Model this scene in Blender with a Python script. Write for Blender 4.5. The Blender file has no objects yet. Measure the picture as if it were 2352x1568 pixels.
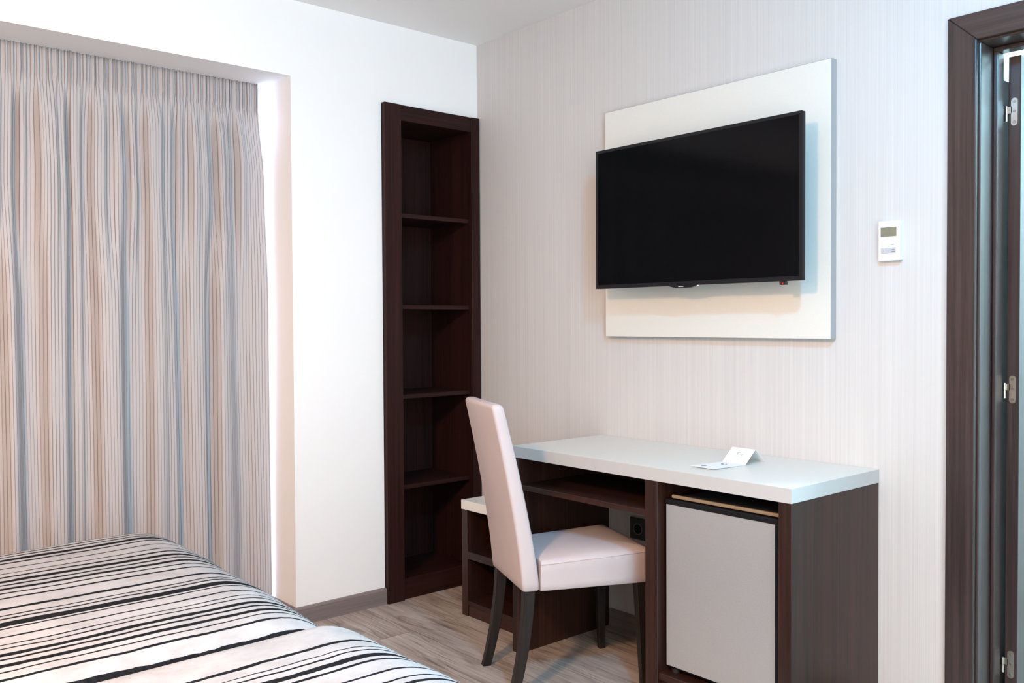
import bpy, bmesh, math, random
from mathutils import Vector, Matrix
random.seed(7)
R = math.radians
S = bpy.context.scene
C = S.collection

# ------------------------------------------------------------------ camera
cam_d = bpy.data.cameras.new('camera'); cam = bpy.data.objects.new('camera', cam_d); C.objects.link(cam)
rt = Vector((0.65288653, 0.75743625, -0.00543227)); up = Vector((-0.01324716, 0.01858869, 0.99973945)); fw = rt.cross(up) * -1
m = Matrix((( rt.x, up.x, -fw.x, 3.29562915), (rt.y, up.y, -fw.y, -2.63135956), (rt.z, up.z, -fw.z, 1.21585128), (0, 0, 0, 1)))
cam.matrix_world = m
cam_d.sensor_fit = 'HORIZONTAL'; cam_d.sensor_width = 36.0; cam_d.lens = 36.0 * 2069.5569 / 2352.0
cam_d.clip_start = 0.05
S.camera = cam

# ------------------------------------------------------------------ world, lamps, exposure
W = bpy.data.worlds.new('sky'); S.world = W; W.use_nodes = True
bg = W.node_tree.nodes['Background']; bg.inputs[1].default_value = 1.0
# bright overcast sky, stronger on the +x side
tcw = W.node_tree.nodes.new('ShaderNodeTexCoord'); sxw = W.node_tree.nodes.new('ShaderNodeSeparateXYZ'); rpw = W.node_tree.nodes.new('ShaderNodeValToRGB')
maw = W.node_tree.nodes.new('ShaderNodeMath'); maw.operation = 'MULTIPLY_ADD'; maw.inputs[1].default_value = .5; maw.inputs[2].default_value = .5
W.node_tree.links.new(tcw.outputs['Generated'], sxw.inputs[0]); W.node_tree.links.new(sxw.outputs[0], maw.inputs[0]); W.node_tree.links.new(maw.outputs[0], rpw.inputs[0])
rpw.color_ramp.elements[0].position = .35; rpw.color_ramp.elements[0].color = (7.5, 8.8, 12.5, 1)
rpw.color_ramp.elements[1].position = .65; rpw.color_ramp.elements[1].color = (7.6, 8.9, 9.4, 1)
W.node_tree.links.new(rpw.outputs[0], bg.inputs[0])
vs = S.view_settings
S.display_settings.display_device = 'sRGB'
vs.view_transform = 'Standard'; vs.look = 'None'; vs.gamma = 1.0; vs.use_curve_mapping = False
vs.exposure = 0.0

def lamp(name, loc, size, energy, col, spread=180):
    l = bpy.data.lights.new(name, 'AREA'); l.shape = 'DISK'; l.size = size; l.energy = energy; l.color = col
    l.spread = R(spread)
    o = bpy.data.objects.new(name, l); C.objects.link(o); o.location = loc
    return o
def bulb(name, loc, rad, energy, col):
    l = bpy.data.lights.new(name, 'POINT'); l.shadow_soft_size = rad; l.energy = energy; l.color = col
    o = bpy.data.objects.new(name, l); C.objects.link(o); o.location = loc; return o
COOL = (0.11, 0.57, 1.0); WARM = (1.0, 0.57, 0.31)
lamp('ceiling_downlight_lamp', (2.78, -1.45, 2.462), 0.10, 16, COOL)
bulb('ceiling_downlight_bulb', (2.78, -1.45, 2.40), 0.04, 59, COOL)
lamp('ceiling_dome_lamp', (2.35, -3.45, 2.415), 0.28, 100, WARM)
bulb('ceiling_dome_bulb', (2.35, -3.45, 2.30), 0.12, 78, WARM)
lamp('hall_ceiling_lamp', (2.95, .95, 2.44), 0.30, 85, (.50, .86, 1.0))
def portal(name, loc, ry, sx, sy):                                # guides the sky light through a window opening
    o = lamp(name, loc, 1.0, 1.0, (1, 1, 1)); o.data.shape = 'RECTANGLE'; o.data.size = sx; o.data.size_y = sy
    o.rotation_euler = (0, R(ry), 0); o.data.cycles.is_portal = True
portal('window_portal', (-.29, -2.147, 1.1), -90, 2.19, 2.4)
portal('window_portal', (4.43, -2.6, 1.25), 90, 2.1, 2.0)  # sky light for the added fill window

# ------------------------------------------------------------------ helpers
def prop(o, label=None, cat=None, group=None, kind=None):
    if label: o['label'] = label
    if cat: o['category'] = cat
    if group: o['group'] = group
    if kind: o['kind'] = kind
    return o

def empty(name, loc=(0, 0, 0), rz=0.0):
    o = bpy.data.objects.new(name, None); C.objects.link(o); o.location = loc; o.rotation_euler = (0, 0, rz)
    o.empty_display_size = 0.1
    return o

class MB:
    """collects shapes into one mesh"""
    def __init__(s): s.bm = bmesh.new(); s.uv = s.bm.loops.layers.uv.new('UVMap')
    def _merge(s, b):
        me = bpy.data.meshes.new('t'); b.to_mesh(me); b.free(); s.bm.from_mesh(me); bpy.data.meshes.remove(me); return s
    def box(s, x0, x1, y0, y1, z0, z1, bev=0.0, seg=1, mat=None):
        b = bmesh.new(); r = bmesh.ops.create_cube(b, size=1.0)
        for v in b.verts:
            v.co = Vector((x0 + (v.co.x + .5) * (x1 - x0), y0 + (v.co.y + .5) * (y1 - y0), z0 + (v.co.z + .5) * (z1 - z0)))
        if bev > 0:
            bmesh.ops.bevel(b, geom=list(b.edges), offset=bev, segments=seg, profile=0.5, affect='EDGES')
        if mat is not None: bmesh.ops.transform(b, matrix=mat, verts=b.verts)
        return s._merge(b)
    def prism(s, pts, ax, a0, a1, bev=0.0, seg=1, mat=None):
        """polygon pts in the two other axes, pushed along ax from a0 to a1"""
        b = bmesh.new()
        def mk(p, a):
            if ax == 'x': return (a, p[0], p[1])
            if ax == 'y': return (p[0], a, p[1])
            return (p[0], p[1], a)
        A = [b.verts.new(mk(p, a0)) for p in pts]; B = [b.verts.new(mk(p, a1)) for p in pts]
        n = len(pts)
        b.faces.new(A); b.faces.new(B[::-1])
        for i in range(n): b.faces.new((A[i], B[i], B[(i + 1) % n], A[(i + 1) % n])[::-1])
        bmesh.ops.recalc_face_normals(b, faces=b.faces)
        if bev > 0: bmesh.ops.bevel(b, geom=list(b.edges), offset=bev, segments=seg, profile=0.5, affect='EDGES')
        if mat is not None: bmesh.ops.transform(b, matrix=mat, verts=b.verts)
        return s._merge(b)
    def cyl(s, c, r, h, axis='z', n=24, r2=None, bev=0.0):
        b = bmesh.new(); bmesh.ops.create_cone(b, cap_ends=True, segments=n, radius1=r, radius2=r if r2 is None else r2, depth=h)
        if bev > 0:
            bmesh.ops.bevel(b, geom=[e for e in b.edges if len(e.link_faces) == 2 and e.calc_face_angle(0) > 1.0], offset=bev, segments=2, affect='EDGES')
        M = Matrix.Translation(c)
        if axis == 'y': M = M @ Matrix.Rotation(R(90), 4, 'X')
        if axis == 'x': M = M @ Matrix.Rotation(R(90), 4, 'Y')
        bmesh.ops.transform(b, matrix=M, verts=b.verts); return s._merge(b)
    def loft(s, rings, close=True, caps=True):
        b = bmesh.new(); V = [[b.verts.new(p) for p in r] for r in rings]; n = len(rings[0])
        for i in range(len(V) - 1):
            for j in range(n if close else n - 1):
                k = (j + 1) % n; b.faces.new((V[i][j], V[i][k], V[i + 1][k], V[i + 1][j]))
        if caps: b.faces.new(V[0][::-1]); b.faces.new(V[-1])
        bmesh.ops.recalc_face_normals(b, faces=b.faces)
        return s._merge(b)
    def tube(s, pts, r, n=8, closed=False):
        pts = [Vector(p) for p in pts]; N = len(pts); rings = []
        for i, p in enumerate(pts):
            if closed: d = pts[(i + 1) % N] - pts[i - 1]
            else: d = pts[min(i + 1, N - 1)] - pts[max(i - 1, 0)]
            d.normalize(); a = Vector((0, 0, 1)) if abs(d.z) < .9 else Vector((1, 0, 0))
            u = d.cross(a).normalized(); v = d.cross(u)
            rings.append([p + u * (r * math.cos(t)) + v * (r * math.sin(t)) for t in [2 * math.pi * k / n for k in range(n)]])
        if closed: rings.append(rings[0]); return s.loft(rings, caps=False)
        return s.loft(rings)
    def build(s, name, mat, parent=None, smooth=False, label=None, kind=None):
        me = bpy.data.meshes.new(name); bmesh.ops.remove_doubles(s.bm, verts=s.bm.verts, dist=1e-6) if not smooth else None
        s.bm.to_mesh(me); s.bm.free()
        me.materials.append(mat)
        if smooth:
            for p in me.polygons: p.use_smooth = True
        o = bpy.data.objects.new(name, me); C.objects.link(o)
        if parent: o.parent = parent
        if label: o['label'] = label
        if kind: o['kind'] = kind
        return o

def struct(name, mb, mat, parent=None, smooth=False):
    return mb.build(name, mat, parent, smooth, kind='structure')

def smooth_by_angle(o, ang=35):
    for p in o.data.polygons: p.use_smooth = True
    o.data.set_sharp_from_angle(angle=R(ang))
    return o

# ------------------------------------------------------------------ materials
class NT:
    def __init__(s, name, rough=.5, metal=0.0, spec=.5):
        s.m = bpy.data.materials.new(name); s.m.use_nodes = True; s.t = s.m.node_tree
        s.b = s.t.nodes['Principled BSDF']; s.b.inputs['Roughness'].default_value = rough
        s.b.inputs['Metallic'].default_value = metal; s.b.inputs['Specular IOR Level'].default_value = spec
    def n(s, typ, ins=None, **kw):
        nd = s.t.nodes.new(typ)
        for k, v in kw.items(): setattr(nd, k, v)
        for k, v in (ins or {}).items(): s.put(nd, k, v)
        return nd
    def put(s, nd, k, v):
        if isinstance(v, bpy.types.NodeSocket): s.t.links.new(v, nd.inputs[k])
        else: nd.inputs[k].default_value = v
    def math(s, op, a, b=0.0, c=0.0):
        nd = s.n('ShaderNodeMath', operation=op)
        for i, v in enumerate((a, b, c)): s.put(nd, i, v)
        return nd.outputs[0]
    def coord(s, which='Object'): return s.n('ShaderNodeTexCoord').outputs[which]
    def mapping(s, vec, scale=(1, 1, 1), loc=(0, 0, 0), rot=(0, 0, 0)):
        return s.n('ShaderNodeMapping', {0: vec, 'Scale': scale, 'Location': loc, 'Rotation': rot}).outputs[0]
    def noise(s, vec, scale, detail=3, rough=.55, dist=0.0):
        return s.n('ShaderNodeTexNoise', {'Vector': vec, 'Scale': scale, 'Detail': detail, 'Roughness': rough, 'Distortion': dist}).outputs['Fac']
    def ramp(s, fac, stops, interp='LINEAR'):
        nd = s.n('ShaderNodeValToRGB'); cr = nd.color_ramp; cr.interpolation = interp
        full = lambda c: c if len(c) == 4 else (*c, 1)
        cr.elements[0].position = stops[0][0]; cr.elements[0].color = full(stops[0][1])
        cr.elements[1].position = stops[-1][0]; cr.elements[1].color = full(stops[-1][1])
        for p, c in stops[1:-1]: cr.elements.new(p).color = full(c)
        s.put(nd, 0, fac); return nd.outputs[0]
    def mix(s, f, a, b, blend='MIX'):
        nd = s.n('ShaderNodeMix', data_type='RGBA', blend_type=blend)
        s.put(nd, 0, f)
        s.put(nd, 6, a if isinstance(a, bpy.types.NodeSocket) else (*a, 1))
        s.put(nd, 7, b if isinstance(b, bpy.types.NodeSocket) else (*b, 1))
        return nd.outputs[2]
    def col(s, v): s.put(s.b, 'Base Color', v if isinstance(v, bpy.types.NodeSocket) else (*v, 1)); return s
    def bump(s, h, strength=.3, dist=.002):
        nd = s.n('ShaderNodeBump', {'Height': h, 'Strength': strength, 'Distance': dist}); s.t.links.new(nd.outputs[0], s.b.inputs['Normal']); return s

def plain(name, c, rough=.5, metal=0.0, spec=.5, var=.04, scale=18):
    t = NT(name, rough, metal, spec); f = t.noise(t.coord(), scale, 3)
    t.col(t.ramp(f, [(.3, [x * (1 - var) for x in c]), (.7, [min(1, x * (1 + var)) for x in c])])); return t.m

def paint(name, c):
    t = NT(name, .62, spec=.3); co = t.coord(); f = t.noise(co, 3, 2)
    t.col(t.ramp(f, [(.3, [x * .985 for x in c]), (.7, c)]))
    t.bump(t.noise(co, 260, 3), .06, .001); return t.m

def wood(name, dark, light, axis='z', rough=.36, scale=1.0, bump=.12, spec=.5):
    t = NT(name, rough, spec=spec); co = t.coord()
    st = {'x': (1.2, 60, 60), 'y': (60, 1.2, 60), 'z': (60, 60, 1.2)}[axis]
    v = t.mapping(co, tuple(q * scale for q in st))
    f = t.noise(v, 1.6, 5, .62, .3); g = t.noise(t.mapping(co, tuple(q * .12 * scale for q in st)), 1.5, 3, .5, .6)
    h = t.math('ADD', t.math('MULTIPLY', f, .65), t.math('MULTIPLY', g, .35))
    t.col(t.ramp(h, [(.36, dark), (.66, light)]))
    fine = t.noise(t.mapping(co, tuple((q * 7 if q > 2 else q * 5) * scale for q in st)), 1.0, 2)
    t.bump(fine, bump, .0006)
    return t.m

M = {}
M['white_wall'] = paint('white_wall_paint', (.93, .915, .90))
M['ceiling'] = paint('ceiling_paint', (.93, .915, .91))
def wallpaper():
    t = NT('striped_wallpaper', .5, spec=.4); co = t.coord()
    f = t.noise(t.mapping(co, (520, 1, 1.1)), 1.0, 3, .65)
    g = t.noise(t.mapping(co, (150, 1, .5)), 1.0, 2, .5)
    h = t.math('ADD', t.math('MULTIPLY', f, .6), t.math('MULTIPLY', g, .4))
    t.col(t.ramp(h, [(.30, (.54, .520, .505)), (.5, (.60, .582, .566)), (.70, (.66, .644, .63))]))
    t.bump(f, .12, .0008); return t.m
M['wallpaper'] = wallpaper()
M['wallpaper_dim'] = plain('taupe_wallpaper', (.36, .33, .31), .6)
M['wenge'] = wood('wenge_wood', (.0125, .0045, .0032), (.050, .0175, .0115), 'z', .38, spec=.38)
M['wenge_h'] = wood('wenge_wood_horizontal', (.0125, .0045, .0032), (.050, .0175, .0115), 'x', .38, spec=.38)
M['wenge_y'] = wood('wenge_wood_crosswise', (.018, .007, .005), (.05, .02, .014), 'y')
M['wenge_dark'] = wood('wenge_wood_bookcase', (.013, .0040, .0035), (.036, .0115, .0095), 'z', .5, spec=.16)
M['wenge_dark_y'] = wood('wenge_wood_bookcase_shelf', (.013, .0040, .0035), (.036, .0115, .0095), 'y', .5, spec=.16)
M['door_wood'] = wood('door_casing_wood', (.020, .0125, .0115), (.066, .043, .040), 'z', .30, bump=.1, spec=.5)
M['door_wood_h'] = wood('door_casing_wood_horizontal', (.020, .0125, .0115), (.066, .043, .040), 'x', .30, bump=.1, spec=.5)
M['leg_wood'] = wood('chair_leg_wood', (.006, .0045, .004), (.022, .016, .0135), 'z', .5, .8, .25, spec=.3)
M['skirting'] = wood('skirting_wood_y', (.155, .122, .113), (.235, .19, .178), 'y', .5)
M['skirting_x'] = wood('skirting_wood_x', (.155, .122, .113), (.235, .19, .178), 'x', .5)
M['laminate'] = plain('ivory_laminate', (.72, .71, .655), .34, var=.012, scale=160)
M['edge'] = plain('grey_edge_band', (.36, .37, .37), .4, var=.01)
M['edge2'] = plain('pale_edge_band', (.50, .495, .485), .35, var=.01)
M['black'] = plain('black_plastic', (.007, .007, .009), .4, spec=.25)
M['black_mat'] = plain('black_matt_plastic', (.016, .016, .018), .6)
M['screen'] = plain('tv_screen_glass', (.0010, .0011, .0018), .10, spec=.10, var=0)
def steel():
    t = NT('silver_fridge_door', .42, .55); co = t.coord()
    f = t.noise(co, 420, 2, .7); t.col(t.ramp(f, [(.3, (.48, .475, .475)), (.7, (.57, .565, .56))]))
    t.bump(f, .15, .0004); return t.m
M['steel'] = steel()
M['bronze'] = plain('champagne_trim', (.36, .27, .18), .4, .3)
M['nickel'] = plain('nickel_hinge', (.62, .60, .54), .28, 1.0, var=.08, scale=60)
M['screw'] = plain('screw_metal', (.42, .40, .37), .3, 1.0)
M['white_plastic'] = plain('white_plastic', (.84, .85, .85), .35, var=.01)
M['grey_plastic'] = plain('pale_grey_button', (.50, .51, .53), .4, var=.01)
M['lcd'] = plain('lcd_glass', (.225, .21, .135), .2, var=.05, scale=60)
M['ink'] = plain('grey_ink', (.16, .17, .19), .5)
M['pale_ink'] = plain('pale_grey_ink', (.50, .51, .53), .5)
M['blue_ink'] = plain('slate_ink', (.10, .15, .19), .5)
M['pink_ink'] = plain('pale_red_ink', (.55, .36, .36), .5)
M['socket'] = plain('anthracite_socket', (.055, .056, .060), .4)
M['card'] = plain('white_card', (.88, .88, .88), .5, var=.008)
def leather():
    t = NT('blush_leatherette', .42, spec=.45); co = t.coord()
    f = t.noise(co, 5, 2); t.col(t.ramp(f, [(.3, (.545, .465, .465)), (.7, (.59, .51, .51))]))
    vor = t.n('ShaderNodeTexVoronoi', {'Vector': co, 'Scale': 520.0}).outputs['Distance']
    t.bump(vor, .10, .0006); return t.m
M['leather'] = leather()
M['stitch'] = plain('pale_stitching', (.55, .47, .46), .6)
def floor_mat():
    t = NT('oak_laminate_floor', .38, spec=.4); co = t.coord()
    br = t.n('ShaderNodeTexBrick', {'Vector': t.mapping(co, (1, 1, 1), (.42, .055, 0)), 'Color1': (.2, .2, .2, 1), 'Color2': (.8, .8, .8, 1), 'Mortar': (.5, .5, .5, 1),
             'Scale': 1.0, 'Mortar Size': .0012, 'Mortar Smooth': .1, 'Brick Width': 1.25, 'Row Height': .192}, offset=.37)
    sep = t.n('ShaderNodeSeparateXYZ', {0: co})
    idx = t.n('ShaderNodeSeparateColor', {0: br.outputs['Color']}).outputs[0]
    comb = t.n('ShaderNodeCombineXYZ', {0: sep.outputs[0], 1: sep.outputs[1], 2: t.math('MULTIPLY', idx, 9.0)}).outputs[0]
    v = t.mapping(comb, (1.6, 20, 1))
    f = t.noise(v, 1.7, 6, .62, .9)
    k = t.noise(t.mapping(comb, (1.3, 5, 1)), 1.3, 3, .5, 1.2)
    rings = t.math('FRACT', t.math('MULTIPLY', t.noise(t.mapping(comb, (1.0, 6.5, 1)), 1.15, 2, .45, .5), 13.0))
    rings = t.ramp(rings, [(0, (0, 0, 0)), (.25, (.55, .55, .55)), (.8, (1, 1, 1)), (1, (0, 0, 0))])
    fine = t.noise(t.mapping(comb, (5, 120, 1)), 1.0, 4, .65)
    h = t.math('ADD', t.math('ADD', t.math('MULTIPLY', f, .34), t.math('MULTIPLY', k, .30)), t.math('ADD', t.math('MULTIPLY', rings, .08), t.math('MULTIPLY', fine, .28)))
    c = t.ramp(h, [(.35, (.15, .115, .094)), (.44, (.30, .248, .212)), (.53, (.42, .365, .327)), (.66, (.55, .495, .45))])
    c = t.mix(t.math('MULTIPLY', t.math('SUBTRACT', idx, .5), .5), c, (.9, .85, .8), 'MULTIPLY')
    c = t.mix(br.outputs['Fac'], c, (.14, .105, .085))
    t.col(c)
    t.bump(t.math('ADD', fine, t.math('MULTIPLY', br.outputs['Fac'], -2.0)), .12, .0008); return t.m
M['floor'] = floor_mat()
def curtain_mat():
    t = NT('pinstriped_curtain_fabric', .75, spec=.2)
    uv = t.n('ShaderNodeSeparateXYZ', {0: t.coord('UV')})
    nz = t.noise(t.coord('UV'), 7, 2)
    u = t.math('ADD', t.math('MULTIPLY', uv.outputs[0], 1 / .0112), t.math('MULTIPLY', nz, .2))
    fr = t.math('FRACT', u)
    cell = t.n('ShaderNodeTexWhiteNoise', {'W': t.math('FLOOR', u)}, noise_dimensions='1D').outputs['Value']
    line = t.ramp(fr, [(0, (0, 0, 0)), (.36, (0, 0, 0)), (.43, (1, 1, 1)), (.55, (1, 1, 1)), (.62, (0, 0, 0))])
    c = t.mix(t.math('MULTIPLY', line, t.math('ADD', t.math('MULTIPLY', cell, .4), .5)), (.515, .488, .488), (.15, .112, .108))
    wv = t.noise(t.mapping(t.coord('UV'), (900, 900, 1)), 1.0, 1)
    c = t.mix(t.math('MULTIPLY', wv, .16), c, (.5, .44, .42))
    t.col(c); t.bump(t.math('ADD', t.math('MULTIPLY', line, -1.0), t.math('MULTIPLY', wv, .4)), .22, .001)
    # a little daylight passes through the cloth
    tr = t.n('ShaderNodeBsdfTranslucent', {'Color': (.45, .40, .40, 1)})
    mx = t.n('ShaderNodeMixShader', {0: .05}); t.t.links.new(t.b.outputs[0], mx.inputs[1]); t.t.links.new(tr.outputs[0], mx.inputs[2])
    t.t.links.new(mx.outputs[0], t.t.nodes['Material Output'].inputs['Surface'])
    return t.m
M['curtain'] = curtain_mat()
def spread_mat(name, stripes, x0, x1):
    """black bands at measured distances across the bed, with hand-drawn edges"""
    t = NT(name, .95, spec=.04); uvv = t.coord('UV'); uv = t.n('ShaderNodeSeparateXYZ', {0: uvv})
    n1 = t.noise(t.mapping(uvv, (9, 5, 1)), 1.0, 3); n2 = t.noise(t.mapping(uvv, (38, 22, 1)), 1.0, 3, .6)
    u = t.math('ADD', uv.outputs[0], t.math('ADD', t.math('MULTIPLY', t.math('SUBTRACT', n1, .5), .016), t.math('MULTIPLY', t.math('SUBTRACT', n2, .5), .0075)))
    tot = None
    for c, w in sorted(stripes):
        f = t.math('COMPARE', u, c, (w * 1.04 + .0012) / 2); tot = f if tot is None else t.math('MAXIMUM', tot, f)
    mott = t.noise(t.mapping(uvv, (16, 10, 1)), 1.0, 4, .6); weave = t.noise(uvv, 500, 2)
    white = t.ramp(mott, [(.35, (.36, .36, .367)), (.6, (.43, .433, .442))])
    dark = t.ramp(t.noise(uvv, 90, 3), [(.3, (.006, .007, .009)), (.7, (.019, .020, .023))])
    t.col(t.mix(tot, white, dark))
    h = t.math('ADD', t.math('ADD', t.math('MULTIPLY', tot, -.25), t.math('MULTIPLY', mott, 1.6)), t.math('MULTIPLY', weave, .25))
    t.bump(h, .45, .006); return t.m

# ------------------------------------------------------------------ the room
H = 2.4964; YR = -.944; ZR = 2.1955; YL = -3.35
XE = 4.4; YF = -4.4
struct('floor', MB().box(-.5, XE, YF, 1.75, -.1, 0.0), M['floor'])
struct('ceiling', MB().box(-.5, XE + .1, YF - .1, 1.75, H, H + .1), M['ceiling'])
w = MB()
w.box(-.46, 0, YF, YL, 0, H); w.box(-.46, 0, YL, YR, ZR, H)                 # left of and above the window recess
w.box(-.46, 0, YR, -.5235, 0, H); w.box(-.46, 0, -.5235, -.0035, 2.156, H)  # pier and above the bookcase niche
w.box(-.46, -.345, -.5235, -.0035, 0, 2.156); w.box(-.46, 0, -.0035, .12, 0, H)
struct('wall_left', w, M['white_wall'])
w = MB(); DX0 = 2.215; DX1 = 3.12; DZ1 = 2.02
w.box(0.0005, DX0, 0, .12, 0, H); w.box(DX0, DX1, 0, .12, DZ1, H); w.box(DX1, XE, 0, .12, 0, H)
struct('wall_back', w, M['wallpaper'])
w = MB(); w.box(XE, XE + .1, YF, -3.6, 0, H); w.box(XE, XE + .1, -1.6, .12, 0, H); w.box(XE, XE + .1, -3.6, -1.6, 0, .2); w.box(XE, XE + .1, -3.6, -1.6, 2.3, H)  # opening left for the added fill window
struct('wall_right', w, M['wallpaper_dim'])
struct('wall_front', MB().box(-.46, XE + .1, YF - .1, YF, 0, H), M['wallpaper_dim'])
# small room beyond the doorway
w = MB(); w.box(1.9, 2.0, .121, 1.75, 0, H); w.box(2.0, 3.5, 1.65, 1.75, 0, H); w.box(3.5, 3.6, .121, 1.75, 0, H)
struct('wall_hall', w, M['white_wall'])
# skirting
def skirt_profile(t=.014, h=.0705): return [(0, 0), (t, 0), (t, h - .008), (t - .006, h), (0, h)]
w = MB(); w.prism(skirt_profile(), 'y', YR - .014, -.523)
w.prism([(YR - p[0], p[1]) for p in skirt_profile()], 'x', -.40, 0.0)
struct('baseboard_left', w, M['skirting'])
w = MB(); w.prism([(-p[0], p[1]) for p in skirt_profile()], 'x', .84, 1.43); w.prism([(-p[0], p[1]) for p in skirt_profile()], 'x', 1.96, 2.15)
struct('baseboard_back', w, M['skirting_x'])
# window in the recess
win = prop(empty('window_1', (-.31, (YL + YR) / 2, 0)), kind='structure')
def rel(mb, o): bmesh.ops.translate(mb.bm, verts=mb.bm.verts, vec=-Vector(o.location)); return mb
fr = MB()
for y, wd_ in ((YL, .06), ((YL + YR) / 2 - .03, .06), (YR - .012, .0115)): fr.box(-.335, -.295, y, y + wd_, 0.0, ZR, .002)
for z in (0, ZR - .06): fr.box(-.334, -.296, YL, YR - .012, z, z + .06, .004)
struct('window_frame', rel(fr, win), M['white_plastic'], win)
def glass_mat():
    t = NT('window_glass', .02); tp = t.n('ShaderNodeBsdfTransparent', {'Color': (.97, .98, .98, 1)}); gs = t.n('ShaderNodeBsdfGlossy', {'Roughness': .01})
    fr_ = t.n('ShaderNodeLayerWeight', {'Blend': .12}).outputs['Fresnel']; mx = t.n('ShaderNodeMixShader', {0: fr_})
    t.t.links.new(tp.outputs[0], mx.inputs[1]); t.t.links.new(gs.outputs[0], mx.inputs[2]); t.t.links.new(mx.outputs[0], t.t.nodes['Material Output'].inputs['Surface']); return t.m
M['glass'] = glass_mat()
gl = MB(); gl.box(-.317, -.313, YL + .06, (YL + YR) / 2 - .03, .06, ZR - .06); gl.box(-.317, -.313, (YL + YR) / 2 + .03, YR - .012, .06, ZR - .06)
struct('window_pane', rel(gl, win), M['glass'], win)
fill_win = prop(empty('added_fill_window', (XE + .05, -2.6, .2)), kind='structure')  # added window in an unseen wall, brings fill daylight from this side
fr = MB()
for y in (-3.6, -2.63, -1.66): fr.box(XE + .03, XE + .08, y, y + .06, .2, 2.3, .004)
for z in (.2, 2.24): fr.box(XE + .031, XE + .079, -3.6, -1.6, z, z + .06, .004)
struct('window_frame', rel(fr, fill_win), M['white_plastic'], fill_win)
gl = MB(); gl.box(XE + .052, XE + .056, -3.54, -2.63, .26, 2.24); gl.box(XE + .052, XE + .056, -2.57, -1.66, .26, 2.24)
struct('window_pane', rel(gl, fill_win), M['glass'], fill_win)

# doorway: casing, lining, stop and the leaf opened away from us
dr = prop(empty('door_1', (2.236, 0, 0)), kind='structure')
CX0, CX1, CZ0, CZ1 = 2.157, 2.236, 1.990, 2.065
c = MB(); c.prism([(CX0, 0), (CX1, 0), (CX1, CZ0), (CX0, CZ1)], 'y', -.016, -.0005, .003, 2); struct('casing', rel(c, dr), M['door_wood'], dr)
c = MB(); c.prism([(CX1, CZ0), (DX1 - .02, CZ0), (DX1 + .06, CZ1), (CX0, CZ1)], 'y', -.016, -.0005, .003, 2); struct('casing', rel(c, dr), M['door_wood_h'], dr)
c = MB(); c.prism([(DX1 - .02, 0), (DX1 + .06, 0), (DX1 + .06, CZ1), (DX1 - .02, CZ0)], 'y', -.016, -.0005, .003, 2); struct('casing', rel(c, dr), M['door_wood'], dr)
j = MB(); j.box(2.2155, 2.242, .0, .128, 0, 1.9835, .003, 2); j.box(2.2155, DX1 - .001, .0, .128, 1.984, 2.019, .003, 2); j.box(DX1 - .027, DX1 - .001, .0, .128, 0, 1.9835, .003, 2)
struct('door_lining', rel(j, dr), M['door_wood'], dr)
j = MB(); j.box(2.2425, 2.2545, .082, .128, 0, 1.971, .003, 2); j.box(2.2425, DX1 - .028, .082, .128, 1.9715, 1.9835, .003, 2)
j.box(2.236, 2.2435, .1285, .215, 0, 1.905, .002)  # added strip, blocks the bright hall from showing through the hinge gap
struct('door_stop', rel(j, dr), M['door_wood'], dr)
leaf = MB().box(2.2575, 2.291, .15, .93, .012, 1.966, .0015)
leaf = struct('door_leaf', rel(leaf, dr), M['door_wood'], dr)
for z in (1.807, 1.0125, .215):
    h = MB()
    pl = [(2.2745 + .0088 * math.cos(a) , z + .031 + .0088 * math.sin(a)) for a in [math.pi * k / 8 for k in range(9)]] + \
         [(2.2745 + .0088 * math.cos(a), z - .031 + .0088 * math.sin(a)) for a in [math.pi + math.pi * k / 8 for k in range(9)]]
    h.prism(pl, 'y', .1470, .1499)
    h.box(2.2560, 2.268, .1470, .1495, z - .003, z + .016)
    h.cyl((2.2545, .1445, z + .007), .0036, .022, n=16); h.cyl((2.2545, .1445, z - .015), .0046, .021, n=16)
    h.box(2.2425, 2.2545, .1415, .1440, z - .025, z - .005)
    h = smooth_by_angle(h.build('hinge', M['nickel'], None, kind='structure')); h.parent = leaf
    h.data.transform(Matrix.Translation(-Vector(dr.location)))
    sc = MB()
    for dz in (.029, .002, -.029): sc.cyl((2.2745, .1466, z + dz), .0042, .0014, 'y', 14, .0030)
    sc = sc.build('hinge_screw', M['screw'], None, kind='structure'); sc.parent = leaf; sc.data.transform(Matrix.Translation(-Vector(dr.location)))

# ------------------------------------------------------------------ ceiling lamps (their light comes from the two lamps above)
t = NT('lamp_diffuser_cool'); t.col((.9, .9, .9)); t.b.inputs['Emission Color'].default_value = (*COOL, 1); t.b.inputs['Emission Strength'].default_value = 6
t2 = NT('lamp_diffuser_warm'); t2.col((.9, .9, .9)); t2.b.inputs['Emission Color'].default_value = (*WARM, 1); t2.b.inputs['Emission Strength'].default_value = 3
o = prop(empty('ceiling_downlight', (2.78, -1.45, H)), 'small white round downlight on the ceiling near the doorway', 'ceiling light')
MB().cyl((0, 0, -.012), .075, .023, n=40, bev=.004).build('housing', M['white_plastic'], o)
MB().cyl((0, 0, -.0265), .055, .004, n=40).build('diffuser', t.m, o)
o = prop(empty('ceiling_dome_light', (2.35, -3.45, H)), 'wide white round ceiling light above the foot end of the beds', 'ceiling light')
MB().cyl((0, 0, -.02), .17, .039, n=48, bev=.004).build('housing', M['white_plastic'], o)
MB().cyl((0, 0, -.055), .15, .03, n=48, bev=.01).build('diffuser', t2.m, o)

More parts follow.
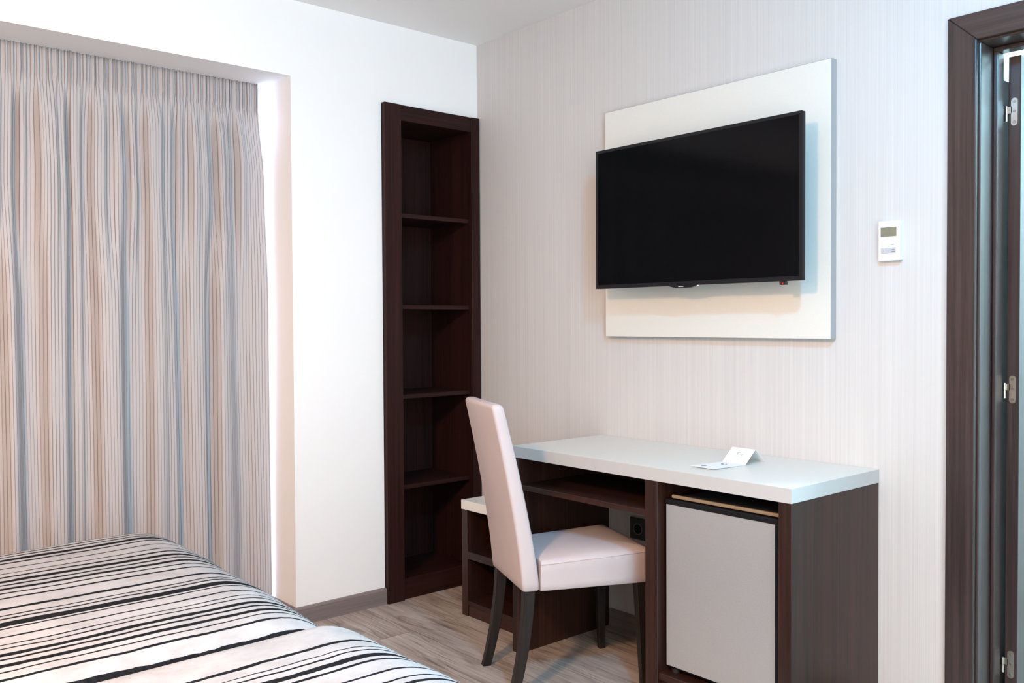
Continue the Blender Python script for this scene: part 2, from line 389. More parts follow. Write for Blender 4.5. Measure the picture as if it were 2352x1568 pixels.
t3 = NT('lamp_diffuser_hall'); t3.col((.9, .9, .9)); t3.b.inputs['Emission Color'].default_value = (.62, .90, 1.0, 1); t3.b.inputs['Emission Strength'].default_value = 4
o = prop(empty('hall_ceiling_light', (2.95, .95, H)), 'white round ceiling light in the room beyond the doorway', 'ceiling light')
MB().cyl((0, 0, -.012), .18, .023, n=40, bev=.004).build('housing', M['white_plastic'], o)
MB().cyl((0, 0, -.033), .16, .018, n=40, bev=.006).build('diffuser', t3.m, o)

# ------------------------------------------------------------------ curtain
LOW = [(-1.9321, .0173, 1), (-1.8822, .019, -1.1), (-1.7992, .0127, 1.1), (-1.7249, .0116, -1.2), (-1.7046, .0059, .7), (-1.6707, .0067, -.7), (-1.6288, .0121, 1.3), (-1.532, .0172, -1.1), (-1.4363, .0114, 1.3), (-1.3821, .0166, -.4), (-1.3336, .0076, -1.3), (-1.291, .0189, .7), (-1.2145, .0088, -1.3), (-1.1807, .0134, 1.4), (-1.1082, .0257, -.6), (-1.0339, .0207, .5)]
UPP = [(-1.9265, .0093, -.6), (-1.8836, .0061, -1.6), (-1.8687, .0061, 1.5), (-1.8454, .0062, -.8), (-1.8136, .0084, 1.3), (-1.7543, .0071, -.7), (-1.7198, .008, -1.5), (-1.7053, .0073, 1.2), (-1.6642, .0081, -.9), (-1.6314, .009, 1.2), (-1.583, .0076, -.8), (-1.5584, .0108, .6), (-1.5258, .007, -1.4), (-1.5038, .0071, 1.1), (-1.4753, .0072, -.9), (-1.4432, .0097, 1.3), (-1.3795, .0099, -.9), (-1.3362, .0067, -1.3), (-1.3159, .0085, 1.0), (-1.2956, .0068, -.6), (-1.2716, .0086, 1.1), (-1.2421, .0087, -.5), (-1.1983, .0071, -1.5), (-1.1627, .0107, 1.4), (-1.1321, .0091, -.6), (-1.103, .0082, -1.1), (-1.0699, .0093, 1.3), (-1.0419, .0112, -.6)]
rnd = random.Random(3)
y = -1.99
while y > -3.3:
    LOW.append((y, .013, -1.1)); LOW.append((y - .085 + rnd.uniform(-.015, .015), .013, 1.1))
    UPP.append((y, .008, -1.2)); UPP.append((y - .03, .008, 1.1)); UPP.append((y - .075, .008, -.9)); UPP.append((y - .1, .008, 1.0))
    y -= .155 + rnd.uniform(-.02, .02)
def profile(K, ys):
    h = ys[1] - ys[0]; sl = []
    for q in ys:
        s_ = 0
        for c0, w0, a in K:
            d = (q - c0) / (w0 * .92)
            if abs(d) < 3: s_ += a * math.exp(-d * d)
        sl.append(s_)
    x = []; acc = 0
    for s_ in sl: acc += s_ * h; x.append(acc)
    # take out the slow drift so that the cloth hangs straight
    n = len(x); wd = int(.17 / h); pre = [0]
    for q in x: pre.append(pre[-1] + q)
    return [x[i] - (pre[min(n, i + wd)] - pre[max(0, i - wd)]) / (min(n, i + wd) - max(0, i - wd)) for i in range(n)]
def sst(a, b, q): q = max(0, min(1, (q - a) / (b - a))); return q * q * (3 - 2 * q)
def curtain():
    ya, yb = YL + .03, -.962; n = 1150; ys = [ya + (yb - ya) * i / (n - 1) for i in range(n)]
    lo, hi = profile(LOW, ys), profile(UPP, ys)
    us = [0]
    for i in range(1, n): us.append(us[-1] + math.hypot(ys[i] - ys[i - 1], lo[i] - lo[i - 1]))
    zs = [ZR - .0006, ZR - .010] + [ZR - .02 - .0125 * k for k in range(12)] + [ZR - .175 - .02 * k for k in range(10)] + [ZR - .40 - .045 * k for k in range(40)]
    zs = [z for z in zs if z > .02] + [.018]
    bm = bmesh.new(); uv = bm.loops.layers.uv.new('UVMap'); V = []
    ph = [0]; rr = random.Random(5)
    for i in range(1, n): ph.append(ph[-1] + (ys[i] - ys[i - 1]) * 2 * math.pi / (.0185 * (1 + .18 * math.sin(i * .021) )))
    for z in zs:
        d = ZR - z                                            # below the soffit
        hd = 1 - sst(.085, .17, d)                            # gathered heading
        tape = math.exp(-((d - .108) / .012) ** 2)
        up_ = sst(.09, .26, d); lowmix = sst(.45, .95, d)
        row = []
        for i, q in enumerate(ys):
            f = 2.3 * hi[i] * (1 - lowmix) + 2.3 * lo[i] * lowmix
            f += .0022 * math.sin(q * 61 + z * 3.0) * sst(.3, .9, d) + .004 * math.sin(z * 2.1 + q * 9) * lowmix
            x = -.205 + f * up_ + hd * (.0052 * math.sin(ph[i]) + .0018 * math.sin(ph[i] * .31 + 1)) - tape * .004
            # the free edge draws in under the heading and bellies out lower down
            e = sst(.32, 0, yb - q)
            yy = q + e * (-.026 * (1 - sst(.08, .40, d)) + .004 * sst(.35, .8, d) + .005 * sst(1.0, 1.9, d))
            yy += hd * .0022 * math.sin(ph[i] * .5 + .6)
            yy += .006 * math.sin(q * 23 + z * 2.6) * sst(.15, .5, d) * (1 - .6 * lowmix) * sst(0, .12, yb - q)
            row.append(bm.verts.new((x, min(yy, YR - .004), z)))
        V.append(row)
    for a in range(len(zs) - 1):
        for i in range(n - 1):
            f = bm.faces.new((V[a + 1][i], V[a + 1][i + 1], V[a][i + 1], V[a][i]))
            for lp, (ii, zz) in zip(f.loops, ((i, zs[a + 1]), (i + 1, zs[a + 1]), (i + 1, zs[a]), (i, zs[a]))): lp[uv].uv = (us[ii], zz)
            f.smooth = True
    me = bpy.data.meshes.new('curtain'); bm.to_mesh(me); bm.free(); me.materials.append(M['curtain'])
    o = bpy.data.objects.new('curtain', me); C.objects.link(o)
    so = o.modifiers.new('cloth', 'SOLIDIFY'); so.thickness = .0012; so.offset = 0
    return o
cu = prop(curtain(), 'floor-length pinstriped beige curtain hanging in the window recess', 'curtain')

# ------------------------------------------------------------------ bookcase let into the wall
bk = prop(empty('bookcase', (.0, -.26, 0)), 'tall narrow dark brown open bookcase set into the white wall', 'bookcase')
def part(mb, name, mat, parent, **k): return mb.build(name, mat, parent, **k)
def P(mb, name, mat, root, label=None, ang=None):
    bmesh.ops.translate(mb.bm, verts=mb.bm.verts, vec=-Vector(root.location))
    o = mb.build(name, mat, root, label=label)
    if ang: smooth_by_angle(o, ang)
    return o
XB = .025
P(MB().box(.0005, XB, -.522, -.437, 0, 2.1545, .0015), 'stile', M['wenge_dark'], bk)
P(MB().box(.0005, XB, -.053, -.0045, 0, 2.1545, .0015), 'stile', M['wenge_dark'], bk)
P(MB().box(.0005, XB - .002, -.4365, -.0535, 2.086, 2.1535, .0015), 'top_rail', M['wenge_dark_y'], bk)
P(MB().box(.0005, XB - .012, -.4365, -.0535, 0, .088, .0015), 'plinth', M['wenge_dark_y'], bk)
P(MB().box(-.31, 0, -.456, -.438, .0, 2.11), 'side_panel', M['wenge_dark'], bk)
P(MB().box(-.31, 0, -.052, -.034, .0, 2.11), 'side_panel', M['wenge_dark'], bk)
P(MB().box(-.31, -.30, -.4375, -.0525, .0, 2.088), 'back_panel', M['wenge_dark'], bk)
P(MB().box(-.299, 0, -.4375, -.0525, 2.088, 2.11), 'top_panel', M['wenge_dark'], bk)
for z in (1.671, 1.272, .8795, .482, .07):
    P(MB().box(-.2995, .0, -.4372, -.0528, z, z + .0185, .001), 'shelf', M['wenge_dark_y'], bk)

# ------------------------------------------------------------------ wall panel and television
wp = prop(empty('wall_panel', (1.327, 0, 1.155)), 'large ivory square backing board on the wall behind the television', 'panel')
P(MB().box(.8456, 1.8079, -.0315, -.0005, 1.1563, 2.0297, .0004), 'board', M['laminate'], wp)
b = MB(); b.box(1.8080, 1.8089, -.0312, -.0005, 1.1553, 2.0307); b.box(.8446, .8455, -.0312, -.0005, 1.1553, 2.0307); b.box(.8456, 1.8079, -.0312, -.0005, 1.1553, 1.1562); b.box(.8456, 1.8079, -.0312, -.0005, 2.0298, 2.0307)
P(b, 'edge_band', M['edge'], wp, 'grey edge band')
tv = prop(empty('television', (1.345, -.09, 1.338)), 'black flat-screen television mounted on the ivory wall panel', 'television')
TX0, TX1, TZ0, TZ1, TY = .908, 1.781, 1.3375, 1.8564, -.1507
P(MB().box(TX0, TX1, TY + .0015, TY + .020, TZ0, TZ1, .003, 2), 'casing', M['black'], tv)
P(MB().prism([(TX0 + .12, TZ0 + .05), (TX1 - .12, TZ0 + .05), (TX1 - .14, TZ1 - .12), (TX0 + .14, TZ1 - .12)], 'y', TY + .0205, -.075, .006, 2), 'rear_housing', M['black_mat'], tv)
P(MB().box(1.20, 1.49, -.0745, -.032, 1.45, 1.65, .002), 'wall_bracket', M['black_mat'], tv)
b = MB(); k = .0105; y0, y1 = TY, TY + .0014
b.box(TX0, TX1, y0, y1, TZ1 - k, TZ1); b.box(TX0, TX1, y0, y1, TZ0, TZ0 + .014); b.box(TX0, TX0 + k, y0, y1, TZ0 + .014, TZ1 - k); b.box(TX1 - k, TX1, y0, y1, TZ0 + .014, TZ1 - k)
P(b, 'bezel', M['black'], tv)
P(MB().box(TX0 + k, TX1 - k, TY + .0004, TY + .0013, TZ0 + .014, TZ1 - k), 'screen', M['screen'], tv, 'glossy black screen')
b = MB(); b.prism([(1.255, TZ0 - .0003), (1.385, TZ0 - .0003), (1.352, TZ0 - .008), (1.288, TZ0 - .008)], 'y', TY + .001, TY + .012); lg = P(b, 'badge_tab', M['black'], tv)
b = MB(); b.box(1.302, 1.324, TY + .0004, TY + .0009, TZ0 - .0050, TZ0 - .0026); q = P(b, 'badge', M['pale_ink'], tv); q.parent = lg
q = P(MB().box(1.381, 1.387, TY + .001, TY + .006, TZ0 - .0035, TZ0 - .0004), 'indicator_lens', M['white_plastic'], tv)
tr = NT('red_standby_lens', .2); tr.col((.12, .004, .004)); tr.b.inputs['Emission Color'].default_value = (1, .02, .015, 1); tr.b.inputs['Emission Strength'].default_value = 1.6
tr2 = NT('dark_red_lens', .2); tr2.col((.06, .004, .004))
rc = P(MB().box(1.700, 1.7215, TY + .002, TY + .016, TZ0 - .0115, TZ0 - .0004, .001), 'infrared_receiver', M['black'], tv)
q = P(MB().box(1.7065, 1.7185, TY + .0006, TY + .0019, TZ0 - .0108, TZ0 - .0012), 'receiver_window', tr2.m, tv); q.parent = rc
q = P(MB().cyl((1.7133, TY + .0004, TZ0 - .0078), .0024, .0006, 'y', 14), 'standby_light', tr.m, tv); q.parent = rc

# ------------------------------------------------------------------ thermostat
th = prop(empty('thermostat', (1.99, 0, 1.39)), 'small white wall thermostat with display between wall panel and doorway', 'thermostat')
P(MB().box(1.957, 2.0235, -.021, -.0005, 1.391, 1.510, .0025, 2), 'housing', M['white_plastic'], th)
d = MB().box(1.9655, 2.0135, -.0222, -.0211, 1.463, 1.490); d = P(d, 'display', M['lcd'], th, 'grey-green display')
s_ = MB(); yk0, yk1 = -.0226, -.0223
s_.box(1.9925, 1.9932, yk0, yk1, 1.464, 1.489); s_.box(1.967, 1.992, yk0, yk1, 1.4828, 1.4834); s_.box(1.9745, 2.0125, yk0, yk1, 1.4703, 1.4709); s_.box(1.9662, 1.9735, yk0, yk1, 1.4636, 1.4692)
s_.box(1.9655, 2.0135, yk0, yk1, 1.4892, 1.4904)
s_ = P(s_, 'display_lines', M['ink'], th); s_.parent = d
for x0, x1 in ((1.9665, 1.9812), (1.9816, 1.9965), (1.9970, 2.0125)):
    P(MB().box(x0, x1, -.0226, -.0211, 1.4135, 1.4295, .0005), 'button', M['grey_plastic'], th)
s_ = MB(); s_.box(2.0000, 2.0085, -.0229, -.0227, 1.4225, 1.4243); s_.box(1.9995, 2.0105, -.0229, -.0227, 1.4165, 1.4186); s_.box(1.9725, 1.9760, -.0229, -.0227, 1.4204, 1.4212); s_.box(1.9878, 1.9906, -.0229, -.0227, 1.4200, 1.4208)
s_.box(1.9970, 2.0065, -.0215, -.0212, 1.4380, 1.4396)
P(s_, 'button_marks', M['ink'], th)
s_ = MB()
for k in range(7):
    x = 1.9775 + k * .0040; s_.box(x, x + .0022, -.0215, -.0212, 1.5012, 1.5030)
P(s_, 'printed_name', M['pale_ink'], th)
s_ = MB(); s_.tube([(2.0022 + .0050 * math.cos(a), -.0212, 1.4535 + .0050 * math.sin(a)) for a in [2 * math.pi * k / 20 for k in range(20)]], .0005, 6, True)
P(s_, 'round_button', M['pale_ink'], th)

# ------------------------------------------------------------------ desk
DKX0, DKX1, DKY, DKT, DKB = .794, 1.9525, -.4816, .76, .7195
dk = prop(empty('desk', (1.373, -.24, 0)), 'dark brown writing desk with thick ivory top against the papered wall', 'desk')
P(MB().box(DKX0 + .001, DKX1 - .001, DKY + .001, -.001, DKB, DKT, .0004), 'desktop', M['laminate'], dk, 'thick ivory desktop')
b = MB(); b.box(DKX1 - .0009, DKX1, DKY, -.001, DKB, DKT - .0002); b.box(DKX0, DKX1 - .001, DKY, DKY + .0009, DKB, DKT - .0002); b.box(DKX0, DKX0 + .0009, DKY + .001, -.001, DKB, DKT - .0002)
P(b, 'edge_band', M['edge2'], dk, 'pale grey edge band')
P(MB().box(DKX0, DKX0 + .038, DKY + .002, -.001, 0, DKB - .0005, .001), 'side_panel', M['wenge'], dk)
P(MB().box(1.434, 1.483, DKY + .002, -.001, 0, DKB - .0005, .001), 'side_panel', M['wenge'], dk)
P(MB().box(1.911, DKX1 - .001, DKY + .002, -.001, 0, DKB - .0005, .001), 'side_panel', M['wenge'], dk)
P(MB().box(DKX0 + .0385, 1.4335, DKY + .004, -.10, .604, .6225, .001), 'shelf', M['wenge_h'], dk)
P(MB().box(DKX0 + .0385, 1.4335, -.099, -.087, .604, DKB - .0005, .001), 'shelf_back', M['wenge_h'], dk)
P(MB().box(1.4835, 1.9105, DKY + .006, -.02, .1, .122, .001), 'fridge_shelf', M['wenge_h'], dk)
P(MB().box(1.4835, 1.9105, DKY + .02, DKY + .038, 0, .0995, .001), 'plinth', M['wenge_h'], dk)

# ------------------------------------------------------------------ mini fridge
fg = prop(empty('mini_fridge', (1.694, -.25, .122)), 'small fridge with plain silver door built into the desk', 'fridge')
fy = -.4545
P(MB().box(1.497, 1.896, -.405, -.05, .134, .664, .004, 2), 'cabinet', M['black_mat'], fg)
b = MB(); b.box(1.4945, 1.8945, fy + .004, -.4055, .139, .664, .004, 2)
dd = P(b, 'door', M['black'], fg, 'black-edged door')
q = P(MB().box(1.4975, 1.8835, fy, fy + .0038, .146, .648, .001), 'door_skin', M['steel'], fg, 'silver door face'); q.parent = dd
q = P(MB().box(1.4950, 1.8940, fy - .0015, fy + .0038, .6485, .6635, .002, 2), 'door_top_edge', M['black'], fg); q.parent = dd
q = P(MB().box(1.884, 1.8945, fy - .001, fy + .0038, .139, .648, .001), 'door_side_edge', M['black'], fg); q.parent = dd
P(MB().box(1.512, 1.8965, -.446, -.436, .6675, .6775, .002, 2), 'top_cover', M['bronze'], fg, 'tan top trim')
P(MB().box(1.53, 1.88, -.4355, -.07, .6645, .672), 'top_spacer', M['black_mat'], fg)
for x, yq in ((1.515, -.43), (1.875, -.43), (1.515, -.09), (1.875, -.09)): P(MB().cyl((x, yq, .128), .012, .0115, n=16), 'foot', M['black_mat'], fg)

# ------------------------------------------------------------------ low shelf unit between bookcase and desk
lu = prop(empty('low_shelf_unit', (.565, -.18, 0)), 'low dark brown open shelf unit with ivory top between bookcase and desk', 'shelf unit')
UY = -.363; UX0, UX1 = .334, .7925
P(MB().box(UX0, UX1, UY, -.001, .4405, .4785, .0012, 2), 'top', M['laminate'], lu, 'ivory top')
P(MB().box(UX0 + .001, UX0 + .038, UY + .002, -.001, 0, .44, .001), 'side_panel', M['wenge'], lu)
P(MB().box(UX1 - .02, UX1, UY + .002, -.001, 0, .44, .001), 'side_panel', M['wenge'], lu)
P(MB().box(UX0 + .0385, UX1 - .0205, -.02, -.001, 0, .44), 'back_panel', M['wenge'], lu)
P(MB().box(UX0 + .0385, UX1 - .0205, UY + .004, -.0205, .238, .269, .001), 'shelf', M['wenge_h'], lu)
P(MB().box(UX0 + .0385, UX1 - .0205, UY + .004, -.0205, .045, .063, .001), 'shelf', M['wenge_h'], lu)
P(MB().box(UX0 + .0385, UX1 - .0205, UY + .006, UY + .024, 0, .0445, .001), 'plinth', M['wenge_h'], lu)

# ------------------------------------------------------------------ socket in the knee space
so = prop(empty('wall_socket', (.99, 0, .413)), 'dark grey wall socket on the wall under the desk', 'socket')
P(MB().box(.949, 1.031, -.009, -.0005, .372, .455, .002, 2), 'plate', M['socket'], so)
ring = MB(); ring.tube([(.990 + .0205 * math.cos(a), -.0092, .4135 + .0205 * math.sin(a)) for a in [2 * math.pi * k / 32 for k in range(32)]], .0018, 8, True)
P(ring, 'socket_rim', M['screw'], so, ang=40)
P(MB().cyl((.990, -.0092, .4135), .0195, .001, 'y', 32), 'socket_well', M['black'], so)

# ------------------------------------------------------------------ tent card on the desk
cd = prop(empty('tent_card', (1.59, -.25, DKT)), 'white folded tent card with a small logo on the desktop', 'card')
ZT = DKT + .0008
def sheet(mb, a, b2, x0, x1, th=.0006):
    """a stiff strip between two (y,z) points"""
    (ya, za), (yb, zb) = a, b2; L = math.hypot(yb - ya, zb - za); nx, nz = -(zb - za) / L * th, (yb - ya) / L * th
    return mb.prism([(ya, za), (yb, zb), (yb + nx, zb + nz), (ya + nx, za + nz)], 'x', x0, x1)
rot = Matrix.Rotation(R(-2), 4, 'Z')
b = MB(); sheet(b, (-.142, .0045), (.016, .0008), -.045, .045); fl = MB(); sheet(fl, (-.142, .0008), (.016, .0002), -.045, .045)
for mbx, nm in ((b, 'flap'), (fl, 'lower_flap')):
    bmesh.ops.transform(mbx.bm, matrix=rot, verts=mbx.bm.verts); q = mbx.build(nm, M['card'], cd)
    if nm == 'flap': flap = q
b = MB(); sheet(b, (.0165, .0012), (.068, .044), -.045, .045); bmesh.ops.transform(b.bm, matrix=rot, verts=b.bm.verts); face = b.build('front_face', M['card'], cd)
b = MB(); sheet(b, (.0685, .044), (.118, .0006), -.045, .045); bmesh.ops.transform(b.bm, matrix=rot, verts=b.bm.verts); b.build('rear_face', M['card'], cd)
sl = math.atan2(.0428, .0515)
FM = rot @ Matrix.Translation((0, .0165, .0012)) @ Matrix.Rotation(sl, 4, 'X')           # front-face plane: x across, y up the slope
def arc(mb, cx, cy, r, a0, a1, rad=.0007, n=12, MM=None, z=.0012):
    pts = [MM @ Vector((cx + r * math.cos(R(a0 + (a1 - a0) * k / n)), cy + r * .8 * math.sin(R(a0 + (a1 - a0) * k / n)), z)) for k in range(n + 1)]
    mb.tube(pts, rad, 6)
lgm = MB(); arc(lgm, -.004, .044, .0055, 40, 260, MM=FM); arc(lgm, .0075, .0425, .0060, 200, 350, .0005, MM=FM)
lgm.build('printed_logo', M['blue_ink'], face)
tx = MB()
for k in range(9): tx.box(-.015 + k * .0036, -.0125 + k * .0036, .0315, .0327, .0009, .0011, mat=FM)
tx.build('printed_line', M['pink_ink'], face)
GM = rot @ Matrix.Translation((0, -.142, .0052)) @ Matrix.Rotation(-.0235, 4, 'X')
lg2 = MB(); arc(lg2, -.018, .033, .0085, 20, 200, .0009, MM=GM, z=.0004); arc(lg2, -.018, .033, .0075, 190, 330, .0005, MM=GM, z=.0004)
lg2.build('printed_logo', M['blue_ink'], flap); lg2 = MB()
arc(lg2, -.006, .112, .006, 100, 300, .0009, MM=GM, z=.0004); arc(lg2, .004, .108, .006, 210, 400, .0006, MM=GM, z=.0004); arc(lg2, -.001, .118, .004, 20, 120, .0008, MM=GM, z=.0004)
lg2.build('printed_logo', M['blue_ink'], flap)

# ------------------------------------------------------------------ chair
ch = prop(empty('dining_chair', (.983, -.668, 0), R(-22.9)), 'high-backed blush leatherette chair with dark wooden legs pulled up to the desk', 'chair')
WB, WT = .345, .335; ZB, ZTOP = .345, .952
def back_y(q): return -.101 * q ** 1.35                         # rear surface leans back towards the top
def back_t(q): return .060 - .019 * q
rings = []; N = 22
lev = [(0, .006, 0), (.006, .001, 0)] + [((ZTOP - ZB) * k / N, 0, 0) for k in range(1, N)] 
lev += [(ZTOP - ZB - .016 + .016 * math.sin(R(a)), .014 * (1 - math.cos(R(a))), 1) for a in (0, 20, 40, 60, 75, 88)]
for (dz, ins, cap) in lev:
    q = min(1, dz / (ZTOP - ZB)); z = ZB + dz; wdt = (WB + (WT - WB) * q) / 2 - ins; y0 = back_y(q) + ins; y1 = back_y(q) + back_t(q) - ins
    e = .010 if ins < .008 else .006
    cs = []
    for cx, cy, a0 in ((wdt - e, y0 + e, -90), (wdt - e, y1 - e, 0), (-wdt + e, y1 - e, 90), (-wdt + e, y0 + e, 180)):
        nq = 5
        for s2 in range(nq):
            a = R(a0 + 90 * s2 / (nq - 1)); cs.append((cx + e * math.cos(a), cy + e * math.sin(a), z))
        # extra points along the straight runs let the top arch a little
    if dz > (ZTOP - ZB) * .9: cs = [(x, y, zz + .006 * (1 - (x / (WT / 2)) ** 2) * (dz / (ZTOP - ZB) - .9) / .1 - .0) for x, y, zz in cs]
    rings.append(cs)
b = MB().loft(rings)
bk_o = b.build('backrest', M['leather'], ch); smooth_by_angle(bk_o, 50)
# seat cushion: trapezoid plan, crowned top, soft edges
WS0, WS1, SL = .349, .378, .384; Y0 = .0605
def seat_mesh():
    b = bmesh.new(); nx, ny = 22, 24; zt0, zt1, zb = .432, .452, ZB
    prof = [(0.0, 0.0), (.0, .006), (.004, .0), ]
    rows = []
    # closed section loops around z levels, then a crowned cap
    def outline(z_in, inset):
        pts = []
        hw0, hw1 = WS0 / 2 - inset, WS1 / 2 - inset; yb0, yb1 = Y0 + inset * .3, Y0 + SL - inset; r = max(.024 - inset, .004)
        pts.append((hw0, yb0)); 
        for s2 in range(7): a = R(0 + 90 * s2 / 6); pts.append((hw1 - r + r * math.cos(a), yb1 - r + r * math.sin(a)))
        for s2 in range(7): a = R(90 + 90 * s2 / 6); pts.append((-hw1 + r + r * math.cos(a), yb1 - r + r * math.sin(a)))
        pts.append((-hw0, yb0))
        return pts
    L = []
    for dz, ins in ((0, .004), (.004, .0005), (.02, 0), (.06, 0), (.084, .0)):
        L.append([(x, yv, ZB + dz + (zt1 - zt0) * .9 * ((yv - Y0) / SL) * (dz / .084)) for x, yv in outline(0, ins)])
    for up_, ins in ((.005, .002), (.010, .0065), (.0145, .014), (.0185, .026), (.0225, .045), (.0262, .075), (.0285, .11), (.0295, .145)):
        L.append([(x, yv, ZB + .084 + (zt1 - zt0) * .9 * ((yv - Y0) / SL) + up_) for x, yv in outline(0, ins)])
    V = [[b.verts.new(p) for p in r] for r in L]; n = len(L[0])
    for i in range(len(V) - 1):
        for j in range(n):
            k = (j + 1) % n; b.faces.new((V[i][j], V[i][k], V[i + 1][k], V[i + 1][j]))
    b.faces.new(V[0][::-1]); b.faces.new(V[-1])
    bmesh.ops.recalc_face_normals(b, faces=b.faces)
    return b, L
sb, SLs = seat_mesh(); mb = MB(); mb._merge(sb); seat = mb.build('seat', M['leather'], ch); smooth_by_angle(seat, 50)
pp = MB(); pp.tube([(p[0] * 1.001, p[1] + .0005, p[2] + .001) for p in SLs[4]], .0014, 6); pp.build('seam', M['stitch'], seat, True)
for sx in (1, -1):
    st = MB(); pts = []
    for k in range(61):
        q = k / 60; z = ZB + .006 + (ZTOP - ZB - .014) * q; qq = (z - ZB) / (ZTOP - ZB)
        pts.append((sx * ((WB + (WT - WB) * qq) / 2 + .0001), back_y(qq) + back_t(qq) - .0105, z))
    for k in range(0, 60): st.tube([pts[k], tuple(pts[k][i] + (pts[k + 1][i] - pts[k][i]) * .6 for i in range(3))], .0009, 5)
    st.build('stitching', M['stitch'], bk_o)
def leg(px, py_top, py_bot, s_top, s_bot, curve, splay=0.0, zt=ZB - .001):
    rings = []
    for k in range(15):
        q = k / 14; z = zt * (1 - q); s2 = (s_top + (s_bot - s_top) * q) / 2
        yy = py_top + (py_bot - py_top) * (q + curve * (q * q - q)); xx = px + splay * q
        e = .003
        rings.append([(xx + sx * (s2 - (e if ex else 0)), yy + sy * (s2 - (0 if ex else e)), z) for sx, sy, ex in ((1, -1, 1), (1, -1, 0), (1, 1, 0), (1, 1, 1), (-1, 1, 1), (-1, 1, 0), (-1, -1, 0), (-1, -1, 1))])
    return MB().loft(rings)
for sx in (-1, 1):
    l = leg(sx * .150, .026, -.030, .038, .029, .75, sx * .004).build('leg', M['leg_wood'], ch); smooth_by_angle(l, 40)
    g = MB().cyl((sx * .154, -.030, .0015), .010, .003, n=12).build('glide', M['black_mat'], l)
for sx in (-1, 1):
    l = leg(sx * .166, .414, .424, .036, .024, 0, sx * .012).build('leg', M['leg_wood'], ch); smooth_by_angle(l, 40)

# ------------------------------------------------------------------ beds
B1 = [(.452, .0075), (.486, .0065), (.512, .0077), (.548, .0213), (.587, .011), (.649, .0058), (.706, .0056), (.747, .0119), (.792, .0208), (.828, .0091), (.863, .0157), (.901, .0076), (.944, .0101), (1.028, .0137), (1.08, .0057), (1.105, .0072), (1.145, .0307), (1.176, .0067), (1.23, .0064), (1.276, .0041), (1.301, .0053), (1.339, .0159), (1.367, .008), (1.4, .0143), (1.431, .0046), (1.466, .0072), (1.536, .044)]
B2 = [(1.708, .0098), (1.748, .0026), (1.768, .0046), (1.802, .0178), (1.834, .0086), (1.897, .0056), (1.944, .0050), (1.973, .010), (2.02, .02), (2.06, .006), (2.11, .012), (2.17, .006), (2.23, .008), (2.28, .024), (2.32, .007), (2.40, .008), (2.45, .016), (2.50, .006), (2.57, .01), (2.64, .03)]
ZB1 = .575; YFOOT = -1.504; RF = .24
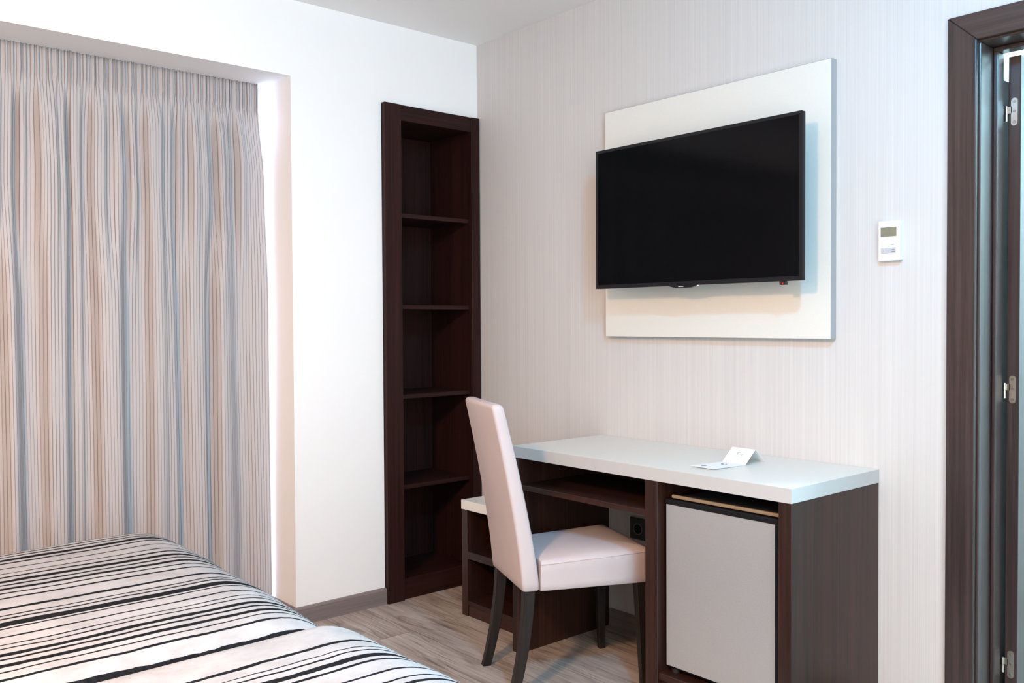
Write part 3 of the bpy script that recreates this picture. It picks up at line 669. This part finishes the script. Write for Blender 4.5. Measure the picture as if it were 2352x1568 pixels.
def bed(x0, x1, stripes, label, seed, slant=0.0):
    cx = (x0 + x1) / 2; yh = -3.62
    root = prop(empty('bed', (cx, (YFOOT + yh) / 2, 0)), label, 'bed', 'beds with striped bedspreads')
    rr = random.Random(seed)
    base = MB().box(x0 + .05, x1 - .05, yh + .02, YFOOT - .09, .10, .285, .01, 2); P(base, 'bed_base', M['black_mat'], root)
    mt = MB().box(x0 + .035, x1 - .035, yh + .02, YFOOT - .10, .287, ZB1 - .11, .05, 4); P(mt, 'mattress', M['white_plastic'], root, ang=60)
    for sx in (x0 + .14, x1 - .14):
        for sy in (YFOOT - .2, yh + .15): P(MB().cyl((sx, sy, .05), .025, .098, n=20), 'leg', M['black_mat'], root)
    P(MB().box(x0 + .02, x1 - .02, yh - .06, yh - .002, .0, 1.0, .008, 2), 'headboard', M['wenge_h'], root)
    # bedspread
    RS = .075; drop = .36
    def prof(L, r, dist):                 # dist inward (+) or past the edge: returns outward travel and drop
        arcl = r * math.pi / 2
        if dist <= 0: return 0.0, 0.0
        if dist < arcl: a = dist / r; return r * math.sin(a), r * (1 - math.cos(a))
        return r, r + (dist - arcl)
    xs = []
    xc0, xc1 = x0 + RS, x1 - RS; lim = RS * math.pi / 2 + drop - RS
    n_side = 16; n_top = 70
    side = [lim * (1 - k / n_side) for k in range(n_side)]
    cols = [(xc0, -d) for d in side] + [(xc0 + (xc1 - xc0) * k / n_top, 0) for k in range(n_top + 1)] + [(xc1, d) for d in side[::-1]]
    yc = YFOOT - RF; limf = RF * math.pi / 2 + drop - RF; rowsf = [limf * (1 - k / 20) for k in range(20)]
    n_len = 90
    rws = [(yc, d) for d in rowsf] + [(yc - (yc - yh) * k / n_len, 0) for k in range(n_len + 1)]
    bm = bmesh.new(); uv = bm.loops.layers.uv.new('UVMap'); V = []; UV = []
    import mathutils
    for (yb_, dt) in rws:
        row = []; ur = []
        for (xb_, ds) in cols:
            ox, dzs = prof(0, RS, abs(ds)); oy, dzt = prof(0, RF, dt)
            x = xb_ + (ox if ds > 0 else -ox); yv = yb_ + oy - slant * ((x - x0) / (x1 - x0)) ** 2   # the spread hangs a little askew
            # corner: both edges fall together, rounded in plan
            dz = max(dzs, dzt) if (dzs == 0 or dzt == 0) else min((dzs ** 2.2 + dzt ** 2.2) ** (1 / 2.2), drop)
            if dzs > 0 and dzt > 0:
                k = min(1.0, min(dzs / RS, dzt / RF)); x -= (ox if ds > 0 else -ox) * .24 * k; yv -= oy * .24 * k
            nz = mathutils.noise.noise(Vector((x * 2.2, yv * 1.6, seed))) * .007 + mathutils.noise.noise(Vector((x * 7, yv * 4, seed + 9))) * .0025
            nz2 = mathutils.noise.noise(Vector((x * 9 + yv * 9, dz * 3, seed + 4))) * .006 * min(1, dz / .1)
            row.append(bm.verts.new((x, yv + (nz2 if dt > 0 else 0), ZB1 - dz + (nz if dz < .3 else 0))))
            ur.append((xb_ + ds, yb_ + dt))
        V.append(row); UV.append(ur)
    for i in range(len(V) - 1):
        for j in range(len(V[0]) - 1):
            f = bm.faces.new((V[i][j], V[i + 1][j], V[i + 1][j + 1], V[i][j + 1])); f.smooth = True
            for lp, (a, c_) in zip(f.loops, ((i, j), (i + 1, j), (i + 1, j + 1), (i, j + 1))): lp[uv].uv = UV[a][c_]
    bmesh.ops.recalc_face_normals(bm, faces=bm.faces)
    me = bpy.data.meshes.new('bedspread'); bm.to_mesh(me); bm.free()
    me.materials.append(spread_mat('striped_bedspread_fabric', stripes, x0 - .4, x1 + .4))
    o = bpy.data.objects.new('bedspread', me); C.objects.link(o); o.parent = root; o.matrix_parent_inverse = Matrix.Translation(-Vector(root.location))
    so_ = o.modifiers.new('cloth', 'SOLIDIFY'); so_.thickness = .006; so_.offset = -1
    o['label'] = 'quilted white bedspread with uneven black stripes'
    return root
bed(.3965, 1.530, B1, 'bed with black-striped white bedspread nearer the curtain', 1, .042)
bed(1.537, 2.69, B2, 'bed with black-striped white bedspread in the foreground, farther from the curtain', 2)
